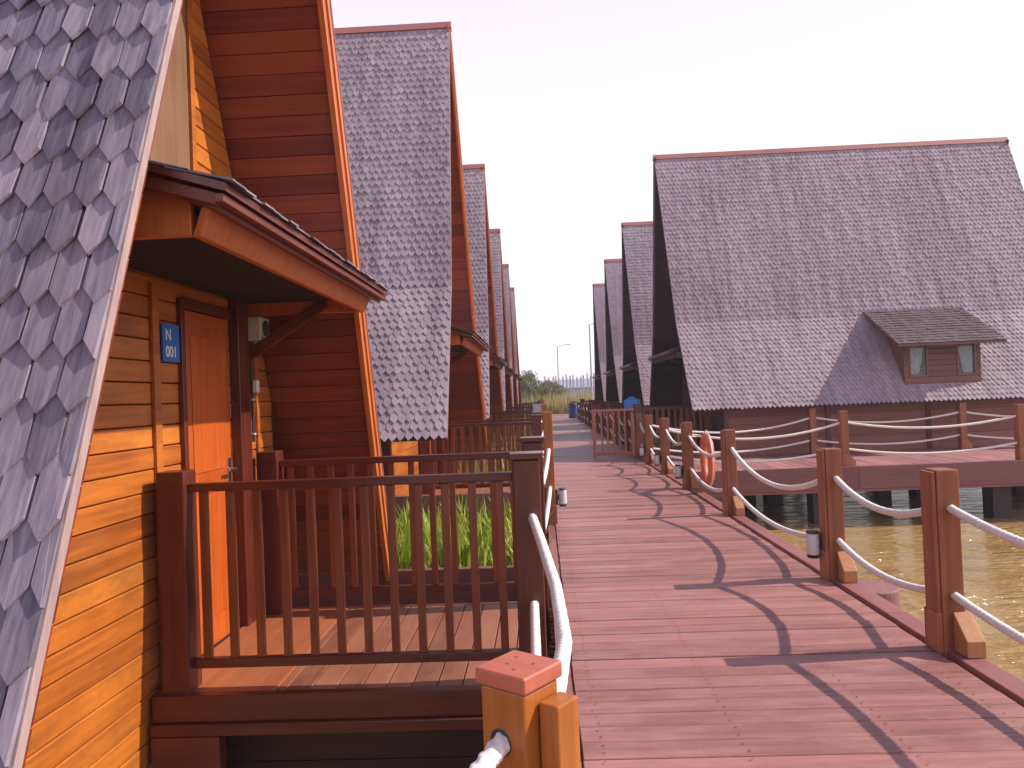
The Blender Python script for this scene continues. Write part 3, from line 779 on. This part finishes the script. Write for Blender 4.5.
for i, yc in enumerate(RID[1:]):
    for dy in (-1.42, .22):
        o = copy_tree(rs); o.location = (4.0, yc + dy, 0); o.rotation_euler = (0, 0, math.pi)
        tag(o, 'dark red railing on the %s side of the %s right-row cottage porch' % ('camera' if dy < 0 else 'far', ['first, dormered', 'second', 'third', 'fourth'][i]), 'railing', RG)

# ------------------------------------------------------------------ rope posts
def make_rope_post(h=1.0, wedge=True):
    r = empty('rope_post')
    b = MB(); b.box(-.052, .070, -.068, .068, -.25, h); b.build('shaft', M['post'], r, bevel=.007)
    b = MB(); b.box(-.078, -.054, -.062, .066, -.03, h - .010); b.box(-.088, -.0535, -.067, .070, .0, .22); b.build('side_plank', M['post'], r, bevel=.005)
    b = MB()
    b.hexa([(.0, -.20, .014), (.10, -.20, .014), (.10, -.070, .014), (.0, -.070, .014)], [(.0, -.20, .10), (.10, -.20, .10), (.10, -.070, .225), (.0, -.070, .225)])
    b.build('foot_wedge', M['wedge'], r, bevel=.005)
    return r
PX = 2.205
RY = [2.35, 4.33, 5.95, 9.10, 11.65, 13.75, 15.75, 17.25]
far_y = [19.6 + 2.5 * k for k in range(15)]
lab = ['rope post right beside the camera on the right boardwalk edge', 'nearest tall rope post on the right edge of the boardwalk with pale foot wedge',
       'second rope post on the right edge, with a white lamp behind it', 'third rope post on the right edge, alone before the orange lifebuoy',
       'rope post on the right edge carrying the orange lifebuoy', 'rope post on the right edge where the side deck front begins',
       'rope post on the right edge where the side deck rear rail begins', 'rope post on the right edge where the open gate hangs']
PG = 'rope posts along the boardwalk edges'
rp = make_rope_post()
for i, yy in enumerate(RY):
    o = rp if i == 0 else copy_tree(rp); o.location = (PX, yy, 0); o.rotation_euler = (0, 0, R(random.uniform(-2, 2)) if i != 1 else 0)
    tag(o, lab[i], 'post', PG)
for k, yy in enumerate(far_y):
    o = copy_tree(rp); o.location = (PX, yy, 0); tag(o, 'small distant rope post on the right edge of the boardwalk beyond the open gate', 'post', 'distant rope posts beyond the gate')
# side deck posts
SDP = [((5.42, DY0 + .14), 'rope post on the side deck front edge, appearing behind the second right boardwalk post'), ((8.52, DY0 + .14), 'rope post on the front edge of the side deck near the right frame edge'),
       ((11.7, DY0 + .14), 'rope post on the front edge of the side deck outside the frame'),
       ((5.72, 16.3), 'rope post at the rear of the side deck, left one, before the brown wall'), ((8.82, 16.3), 'rope post at the rear of the side deck, below the dormer'), ((11.9, 16.3), 'rope post at the rear of the side deck outside the frame')]
for (xy, l_) in SDP:
    o = copy_tree(rp); o.location = (*xy, 0); o.rotation_euler = (0, 0, R(90)); tag(o, l_, 'post', 'rope posts on the side deck')

# left-hand posts with a taller plank
def make_plank_post(top=1.30):
    r = empty('plank_post')
    b = MB(); b.box(-.055, .055, -.06, .06, -.25, top); b.build('shaft', M['orange_post'], r, bevel=.007)
    b = MB(); b.box(-.07, .07, -.075, .075, -.2, .22); b.build('foot_block', M['post'], r, bevel=.007)
    return r
LPY = [8.9, 16.2, 23.6, 31.0, 38.3, 46, 50.5, 55]
pp = make_plank_post()
for i, yy in enumerate(LPY):
    o = pp if i == 0 else copy_tree(pp); o.location = (.075, yy, 0)
    tag(o, ['tall orange post on the left boardwalk edge with a white lamp', 'orange post on the left edge beside the third cottage porch', 'orange post on the left edge before the fourth cottage', 'orange post on the left edge before the fifth cottage', 'orange post on the left edge before the sixth cottage',
            'distant orange post on the left edge past the last cottage', 'distant orange post on the left edge near the end of the boardwalk', 'farthest orange post on the left edge at the end of the boardwalk'][i], 'post', 'tall posts along the left edge')

# foreground capped post
fp = empty('capped_post', (-.073, 1.72, 0), R(-37))
hx = .062
b = MB(); b.box(-hx, hx, -hx, hx, -.25, .858)
sh = b.build('shaft', M['orange_post'], fp, bevel=.006)
b = MB(); b.box(-.071, .071, -.071, .071, .861, .898)
cp = b.build('post_cap', M['cap'], fp, bevel=.006, seg=3)
b = MB()
for x, yv in ((-.02, -.015), (.03, .015), (-.03, .03), (.015, -.035)): b.cyl((x, yv, .897), (x, yv, .8992), .004, n=8)
b.build('nail_head', M['barge_dark'], cp)
b = MB(); b.box(.066, .118, -.018, .062, -.2, .832); b.build('side_plank', M['orange_post'], fp, bevel=.005)
b = MB(); n = 24; zc = .742; xc = -.008
ring = []
for rr, yo in ((.021, -hx - .0005), (.027, -hx - .003), (.030, -hx - .0005)):
    for i in range(n): ring.append((xc + rr * math.cos(2 * math.pi * i / n), yo, zc + rr * math.sin(2 * math.pi * i / n)))
b.v = ring; b.f = [(r_ * n + i, r_ * n + (i + 1) % n, (r_ + 1) * n + (i + 1) % n, (r_ + 1) * n + i) for r_ in range(2) for i in range(n)]
b.f.append(tuple(range(n)))
b.build('rope_hole', M['lamp_dark'], fp)
tag(fp, 'nearest orange timber post with square red cap, nails and side plank', 'post')

# ------------------------------------------------------------------ ropes
def rope_mesh(b, pts, rad, lobes=True, step=.014, nseg=12, pitch=.10):
    # resample
    P = [Vector(p) for p in pts]; ds = [0]
    for a, c in zip(P, P[1:]): ds.append(ds[-1] + (c - a).length)
    n = max(2, int(ds[-1] / step)); out = []; k = 0
    for i in range(n + 1):
        s = ds[-1] * i / n
        while k < len(P) - 2 and ds[k + 1] < s: k += 1
        t = (s - ds[k]) / max(1e-6, ds[k + 1] - ds[k]); out.append(P[k].lerp(P[k + 1], t))
    base = len(b.v); up = Vector((.3, .2, 1)).normalized()
    for i, p in enumerate(out):
        t = (out[min(i + 1, n)] - out[max(i - 1, 0)]).normalized()
        u = t.cross(up); u = u.normalized() if u.length > 1e-3 else Vector((1, 0, 0)); v_ = t.cross(u)
        tw = 2 * math.pi * (ds[-1] * i / n) / pitch
        for j in range(nseg):
            a = 2 * math.pi * j / nseg
            rr = rad * (.66 + .42 * abs(math.cos(1.5 * (a + tw)))) if lobes else rad
            b.v.append(tuple(p + (u * math.cos(a) + v_ * math.sin(a)) * rr))
    for i in range(n):
        for j in range(nseg):
            b.f.append((base + i * nseg + j, base + i * nseg + (j + 1) % nseg, base + (i + 1) * nseg + (j + 1) % nseg, base + (i + 1) * nseg + j))
    b.f.append(tuple(base + j for j in range(nseg))[::-1]); b.f.append(tuple(base + n * nseg + j for j in range(nseg)))
def sagline(a, c, sag, n=28):
    a = Vector(a); c = Vector(c)
    return [a.lerp(c, i / n) - Vector((0, 0, sag * 4 * (i / n) * (1 - i / n))) for i in range(n + 1)]
RPG = 'white ropes threaded through the posts'
def rope_run(anchors, sags, label, rad=.0225, near=True, step=None, name='rope', twist=None):
    b = MB(); line = []
    for i, (a, c) in enumerate(zip(anchors, anchors[1:])):
        seg = sagline(a, c, sags[i]); line += seg if i == 0 else seg[1:]
    rope_mesh(b, line, rad, near, step or (.010 if near else .07), 18 if near else 7)
    o = b.build(name, M['rope'], smooth=True); tag(o, label, 'rope', RPG); return o
UZ, LZ = .80, .32
def posts_line(ys, z): return [(PX + .018, yy, z) for yy in ys]
ysr = RY[:6] 
rope_run(posts_line(ysr, UZ), [.09, .15, .26, .20, .20], 'upper white rope strung along the near right rope posts of the boardwalk')
rope_run(posts_line(ysr, LZ), [.07, .11, .17, .16, .14], 'lower white rope strung along the near right rope posts of the boardwalk')
ysf = RY[5:] + far_y
rope_run(posts_line(ysf, UZ), [.2] * (len(ysf) - 1), 'upper white rope along the distant right posts beyond the lifebuoy', near=False)
rope_run(posts_line(ysf, LZ), [.15] * (len(ysf) - 1), 'lower white rope along the distant right posts beyond the lifebuoy', near=False)
fr = [(PX, RY[5])] + [s[0] for s in SDP[:3]]; bk = [(PX, RY[6])] + [s[0] for s in SDP[3:]]
for nm, ln in (('front', fr), ('rear', bk)):
    for zz, lv in ((UZ, 'upper'), (LZ, 'lower')):
        rope_run([(x, yy, zz) for x, yy in ln], [.24, .16, .16] if zz == UZ else [.17, .14, .14], '%s white rope sagging along the %s of the side deck' % (lv, 'front edge' if nm == 'front' else 'rear posts'), near=False, rad=.0225)
# left side ropes
o = rope_run([(-.55, .95, .55), (-.118, 1.665, .742), (-.02, 1.80, .77), (.012, 1.90, .765), (.045, 2.35, .74), (.03, 2.9, .77), (-.02, 3.5, .82), (-.075, 4.06, .875)], [.02, 0, 0, .0, .0, .0, .0], 'thick white rope through the nearest capped post up to the corner post, upper one', rad=.0225)
o = rope_run([(-.50, 1.0, .10), (-.12, 1.67, .30), (-.04, 1.80, .32), (-.075, 4.06, .43)], [.02, 0, .05], 'lower white rope between the nearest capped post and the corner post', rad=.0225)
def left_chain(ys, lab_, near):
    for zz, lv in ((.87, 'upper'), (.43, 'lower')):
        rope_run([(x, yy, zz) for x, yy in ys], [.16 if lv == 'upper' else .12] * (len(ys) - 1), '%s white rope along the left edge %s' % (lv, lab_), near=near)
left_chain([(-.07, 5.48), (.075, 8.9), (-.07, 11.68)], 'from the first cottage porch to the second', True)
left_chain([(-.07, 13.32), (.075, 16.2), (-.07, 19.08)], 'from the second cottage porch to the third', False)
left_chain([(-.07, 20.72), (.075, 23.6), (-.07, 26.63)], 'from the third cottage porch to the fourth', False)

# ------------------------------------------------------------------ post lamps
def make_lamp():
    r = empty('post_lamp')
    b = MB(); b.box(-.035, .035, -.03, .0, -.09, .09); b.build('mounting_plate', M['lamp_dark'], r, bevel=.006)
    b = MB(); b.cyl((0, .055, -.085), (0, .055, .085), .048, n=20); b.build('diffuser', M['lamp_white'], r, bevel=.018, seg=3)
    b = MB(); b.cyl((0, .055, .087), (0, .055, .105), .05, .042, n=20); b.cyl((0, .055, -.105), (0, .055, -.087), .042, .05, n=20); b.box(-.02, .02, .0, .04, -.03, .03); b.build('end_cap', M['lamp_dark'], r)
    return r
lm = make_lamp(); LG = 'small white lamps on the posts'
for i, (x, yy, z, rz, l_) in enumerate([(PX - .082, 6.0, .26, R(90), 'small white cylinder lamp behind the second right rope post'), (PX - .10, 11.68, .25, R(90), 'small white cylinder lamp behind the lifebuoy post'),
                                     (PX - .10, 13.78, .25, R(90), 'small white cylinder lamp on the right post left of the lifebuoy'), (PX - .10, 15.78, .25, R(90), 'small white cylinder lamp on the right post nearest the open gate'),
                                     (.16, 8.9, .30, R(-90), 'small white cylinder lamp on the tall left-edge post')]):
    o = lm if i == 0 else copy_tree(lm); o.location = (x, yy, z); o.rotation_euler = (0, 0, rz); tag(o, l_, 'lamp', LG)

# ------------------------------------------------------------------ lifebuoy
lb = empty('lifebuoy', (2.41, 11.25, .46), R(-2))
b = MB(); n, mseg, Rr, rr = 48, 14, .325, .062
for i in range(n):
    a = 2 * math.pi * i / n
    for j in range(mseg):
        c = 2 * math.pi * j / mseg; q = Rr + rr * math.cos(c); b.v.append((rr * .8 * math.sin(c), q * math.cos(a), q * math.sin(a)))
for i in range(n):
    for j in range(mseg): b.f.append((i * mseg + j, ((i + 1) % n) * mseg + j, ((i + 1) % n) * mseg + (j + 1) % mseg, i * mseg + (j + 1) % mseg))
b.build('ring', M['buoy'], lb, smooth=True)
for q in range(4):
    b = MB(); a0 = math.pi / 4 + q * math.pi / 2
    for i in range(7):
        a = a0 - .11 + .22 * i / 6
        for j in range(mseg):
            c = 2 * math.pi * j / mseg; qq = Rr + (rr + .004) * math.cos(c); b.v.append(((rr * .8 + .004) * math.sin(c), qq * math.cos(a), qq * math.sin(a)))
    for i in range(6):
        for j in range(mseg): b.f.append((i * mseg + j, (i + 1) * mseg + j, (i + 1) * mseg + (j + 1) % mseg, i * mseg + (j + 1) % mseg))
    b.build('band', M['buoy'], lb, smooth=True)
b = MB(); pts = []
for i in range(97):
    a = 2 * math.pi * i / 96; q = Rr + rr + .012 + .022 * abs(math.sin(2 * (a - math.pi / 4))); pts.append((0, q * math.cos(a), q * math.sin(a)))
rope_mesh(b, pts, .008, False, .03, 6); b.build('grab_line', M['buoy_band'], lb, smooth=True)
tag(lb, 'orange ring lifebuoy hanging on the water side of a right-hand rope post', 'lifebuoy')
b = MB(); b.bar((2.24, 11.62, .78), (2.40, 11.40, .80), .02, .02); b.build('hook', M['steel'], lb).matrix_parent_inverse = (Matrix.Translation((2.41, 11.25, .46)) @ Matrix.Rotation(R(-2), 4, 'Z')).inverted()

# ------------------------------------------------------------------ open gate across the boardwalk
gt = empty('open_gate', (2.08, 17.2, 0), math.pi)
b = MB()
b.box(0, .07, -.035, .035, .04, 1.03); b.box(.86, .93, -.035, .035, .03, 1.06); b.box(-.01, .95, -.032, .032, 1.065, 1.12); b.box(.072, .858, -.026, .026, .08, .15)
g = b.build('gate_frame', M['gate'], gt, bevel=.005)
for i in range(5):
    x = .072 + .786 * (i + 1) / 6; b = MB(); b.box(x - .018, x + .018, -.015, .015, .151, 1.062); b.build('baluster', M['gate'], gt)
tag(gt, 'salmon wooden gate with slim balusters standing open across the boardwalk', 'gate')

# ------------------------------------------------------------------ blue sign, white sign, drum
bs = empty('notice_sign', (2.14, 17.95, 0))
b = MB(); b.box(-.03, .03, -.03, .03, -.2, 1.14); b.build('sign_post', M['darkz'], bs)
b = MB()
b.prism([(-.22, -.034, 1.11), (.22, -.034, 1.11), (.22, -.034, 1.34), (.11, -.034, 1.37), (.06, -.034, 1.42), (-.06, -.034, 1.42), (-.11, -.034, 1.37), (-.22, -.034, 1.34)], (0, -.03, 0))
bp_ = b.build('sign_board', M['blue'], bs)
b = MB()
for z, w0 in ((1.31, .15), (1.25, .17), (1.19, .12)): b.box(-w0, w0, -.067, -.0645, z - .012, z + .012)
b.build('faded_lines', plain('pale_blue_print', (.10, .34, .72), .5), bp_)
bs.scale = (.85, .9, .97); tag(bs, 'bright blue notice board with peaked top on a post beyond the open gate', 'sign')
ws = empty('small_sign', (-.06, 19.0, 0))
b = MB(); b.box(-.13, .13, -.10, -.085, .98, 1.28); b.build('sign_board', plain('pale_pink_sign', (.7, .62, .68), .5), ws)
b = MB(); b.box(-.02, .02, -.084, -.076, .8, 1.2); b.build('bracket', M['lamp_dark'], ws)
tag(ws, 'small pale sign board on a left-hand porch corner post far along the boardwalk', 'sign')
dr = empty('blue_drum', (2.0, 47.0, .005))
b = MB(); prof = [(.27, 0), (.29, .03), (.29, .28), (.305, .30), (.29, .32), (.29, .56), (.305, .58), (.29, .60), (.29, .86), (.27, .90)]
for r_, z in prof:
    for i in range(20): b.v.append((r_ * math.cos(i * math.pi / 10), r_ * math.sin(i * math.pi / 10), z))
for k in range(len(prof) - 1):
    for i in range(20): b.f.append((k * 20 + i, k * 20 + (i + 1) % 20, (k + 1) * 20 + (i + 1) % 20, (k + 1) * 20 + i))
b.f += [tuple(range(20)), tuple(range((len(prof) - 1) * 20, len(prof) * 20))]
b.build('barrel', M['blue_drum'], dr, smooth=False)
b = MB(); b.cyl((0, 0, .9), (0, 0, .93), .28, n=20); b.build('lid', M['lamp_dark'], dr)
tag(dr, 'dark blue drum standing at the far right end of the boardwalk', 'drum')

# ------------------------------------------------------------------ marsh grass, reeds
def blades(name, n, xr, yr, z0, hr, mat, lean=.35, wd=.012):
    b = MB()
    for i in range(n):
        x, y_ = random.uniform(*xr), random.uniform(*yr); h = random.uniform(*hr) * (.6 + .4 * math.sin(x * 5 + y_ * 3) ** 2); a = random.uniform(0, 6.28); l = random.uniform(.05, lean) * h
        dx, dy = math.cos(a) * l, math.sin(a) * l; s = a + 1.57 + random.uniform(-.5, .5); w_ = wd * random.uniform(.6, 1.3)
        sx, sy = math.cos(s) * w_, math.sin(s) * w_
        pts = [(x - sx, y_ - sy, z0), (x + sx, y_ + sy, z0), (x + dx * .3 + sx * .8, y_ + dy * .3 + sy * .8, z0 + h * .55), (x + dx * .3 - sx * .8, y_ + dy * .3 - sy * .8, z0 + h * .55), (x + dx, y_ + dy, z0 + h)]
        b.poly(pts, [(0, 1, 2, 3), (3, 2, 4)])
    o = b.build(name, mat); tag(o, kind='stuff'); return o
tag(blades('marsh_grass', 2600, (-1.65, -.08), (6.75, 8.6), -.25, (.30, .78), M['grass'], lean=.6, wd=.014), 'bright yellow green grass tuft behind the porch railings', 'grass')
pb = empty('planter_edge', (0, 0, 0))
b = MB(); b.box(-2.9, .0, 6.60, 6.68, -.45, .02); b.build('front_board', M['fascia'], pb, bevel=.006)
b = MB(); b.box(-1.75, .0, 8.70, 8.78, .12, .40); b.build('rear_board', M['fascia'], pb, bevel=.006)
b = MB()
for x in (-1.7, -.87, -.06): b.box(x - .04, x + .04, 8.78, 8.86, -.6, .36)
b.build('stake', M['darkz'], pb)
tag(pb, 'low brown timber edging round the grass bed between the first two left cottages', 'planter')
b = MB(); b.box(-1.75, .0, 6.685, 8.69, -1.3, -.24); tag(b.build('planting_bed', M['bank']), kind='structure')
for k, (a, c) in enumerate(((14.2, 16.0), (21.6, 23.4), (29, 31), (36.5, 38.5))):
    tag(blades('marsh_grass', 900, (-1.9, -.1), (a, c), -1.05, (1.2, 1.9), M['reed'], wd=.016), 'dry yellow reeds between left cottages', 'reeds')
    tag(blades('marsh_grass', 900, (2.6, 4.6), (a + 7.2, c + 7.4), -1.05, (1.2, 1.9), M['grass'], wd=.016), 'yellow green reeds between right cottages', 'reeds')
tag(blades('far_reeds', 5200, (-4, 7.5), (58.8, 64), -.35, (1.2, 2.5), M['reed'], wd=.03), 'band of yellow green reeds beyond the end of the boardwalk', 'reeds')

# ------------------------------------------------------------------ far things
def tree(loc, h, rad, label, nleaf=6500):
    t = empty('tree', loc)
    b = MB(); b.cyl((0, 0, -.4), (.05, 0, h * .45), .11, .07, n=9)
    for k in range(7):
        a = k * .9; b.cyl((.05, 0, h * (.22 + .03 * k)), (math.cos(a) * rad * .7, math.sin(a) * rad * .7, h * (.5 + .06 * k)), .045, .015, n=6)
    b.build('trunk', M['bark'], t)
    b = MB(); cl = [(random.gauss(0, rad * .45), random.gauss(0, rad * .45), h * random.uniform(.3, .92), rad * random.uniform(.25, .5)) for _ in range(22)]
    for i in range(nleaf):
        c = random.choice(cl); v = Vector((random.gauss(0, 1), random.gauss(0, 1), random.gauss(0, 1))).normalized() * c[3] * random.uniform(.4, 1.05)
        p = Vector(c[:3]) + Vector((v.x, v.y, v.z * .75)); q = Euler((random.uniform(0, 6), random.uniform(0, 6), random.uniform(0, 6))).to_matrix(); s = random.uniform(.06, .12)
        b.poly([p + q @ Vector(u) for u in ((-s, 0, 0), (0, -s * .5, 0), (s, 0, 0), (0, s * .5, 0))], [(0, 1, 2, 3)])
    b.build('crown', M['leaf'], t); tag(t, label, 'tree', 'far trees'); return t
tree((-1.3, 63, -.2), 3.6, 1.7, 'bushy khaki green tree beyond the end of the left row of cottages')
tree((-4.2, 66, -.2), 3.9, 1.9, 'khaki green tree hidden mostly behind the last left cottage')
tree((.5, 70, -.2), 3.0, 1.3, 'smaller hazy green tree right of the bushy one beyond the boardwalk end')
fb = empty('far_building', (5, 92, 0))
b = MB(); b.box(-6, 7, 0, 8, -.3, 2.2); b.build('wall', M['far_wall'], fb)
b = MB(); b.prism([(-6.6, -.6, 2.2), (-6.6, 8.6, 2.2), (-6.6, 4, 3.3)], (14.2, 0, 0)); b.build('roof', M['far_roof'], fb)
tag(fb, 'low hazy blue grey building beyond the end of the boardwalk', 'building')
for i in range(17):
    x = .6 + i * .34 + random.uniform(-.06, .06); b = MB(); hh = random.uniform(3.0, 3.5); lx = random.uniform(-.08, .08)
    z = -.3; k = 0
    while z < hh:
        z2 = min(z + .5, hh); b.cyl((x + lx * z / hh, 74, z), (x + lx * z2 / hh, 74, z2), .085, .08, n=8); z = z2
    o = b.build('bamboo_pole', M['bamboo']); tag(o, 'thin pale upright pole in the palisade beyond the boardwalk end', 'pole', 'palisade of thin pale poles')
def street_lamp(loc, h, arm, label):
    r = empty('street_lamp', loc)
    b = MB(); b.cyl((0, 0, -.3), (0, 0, h), .075, .05, n=12); b.build('pole', M['pole'], r)
    b = MB(); b.bar((0, 0, h - .03), (arm, 0, h + .12), .05, .05); b.build('arm', M['pole'], r)
    b = MB(); b.hexa([(arm, -.09, h + .08), (arm + .45 * (1 if arm > 0 else -1), -.07, h + .14), (arm + .45 * (1 if arm > 0 else -1), .07, h + .14), (arm, .09, h + .08)], [(arm, -.09, h + .16), (arm + .45 * (1 if arm > 0 else -1), -.07, h + .19), (arm + .45 * (1 if arm > 0 else -1), .07, h + .19), (arm, .09, h + .16)])
    b.build('lamp_head', M['pole'], r); tag(r, label, 'street lamp'); return r
street_lamp((1.75, 70, -.2), 6.1, .8, 'tall thin street lamp with arm to the right beyond the end of the boardwalk')
street_lamp((3.55, 52, -.2), 6.4, .7, 'thin lamp pole close beside the last right-hand cottage')

# report of key points
from bpy_extras.object_utils import world_to_camera_view
if __name__ == '__main__':
    bpy.context.view_layer.update()
    sc.render.resolution_x, sc.render.resolution_y = 1024, 768

# ------------------------------------------------------------------ humid air over the water
HB = MB(); HB.box(-250, 250, -70, 340, -4.0, 9.5)
hzo = HB.build('haze', bpy.data.materials.new('humid_air')); hm = hzo.data.materials[0]; hm.use_nodes = True; tag(hzo, kind='stuff')
hn = hm.node_tree; hn.nodes.remove(hn.nodes['Principled BSDF'])
pv = hn.nodes.new('ShaderNodeVolumePrincipled'); pv.inputs['Color'].default_value = (.90, .88, .98, 1); pv.inputs['Density'].default_value = .0014; pv.inputs['Anisotropy'].default_value = .2
hn.links.new(pv.outputs[0], hn.nodes['Material Output'].inputs['Volume'])
sc.cycles.volume_bounces = 0
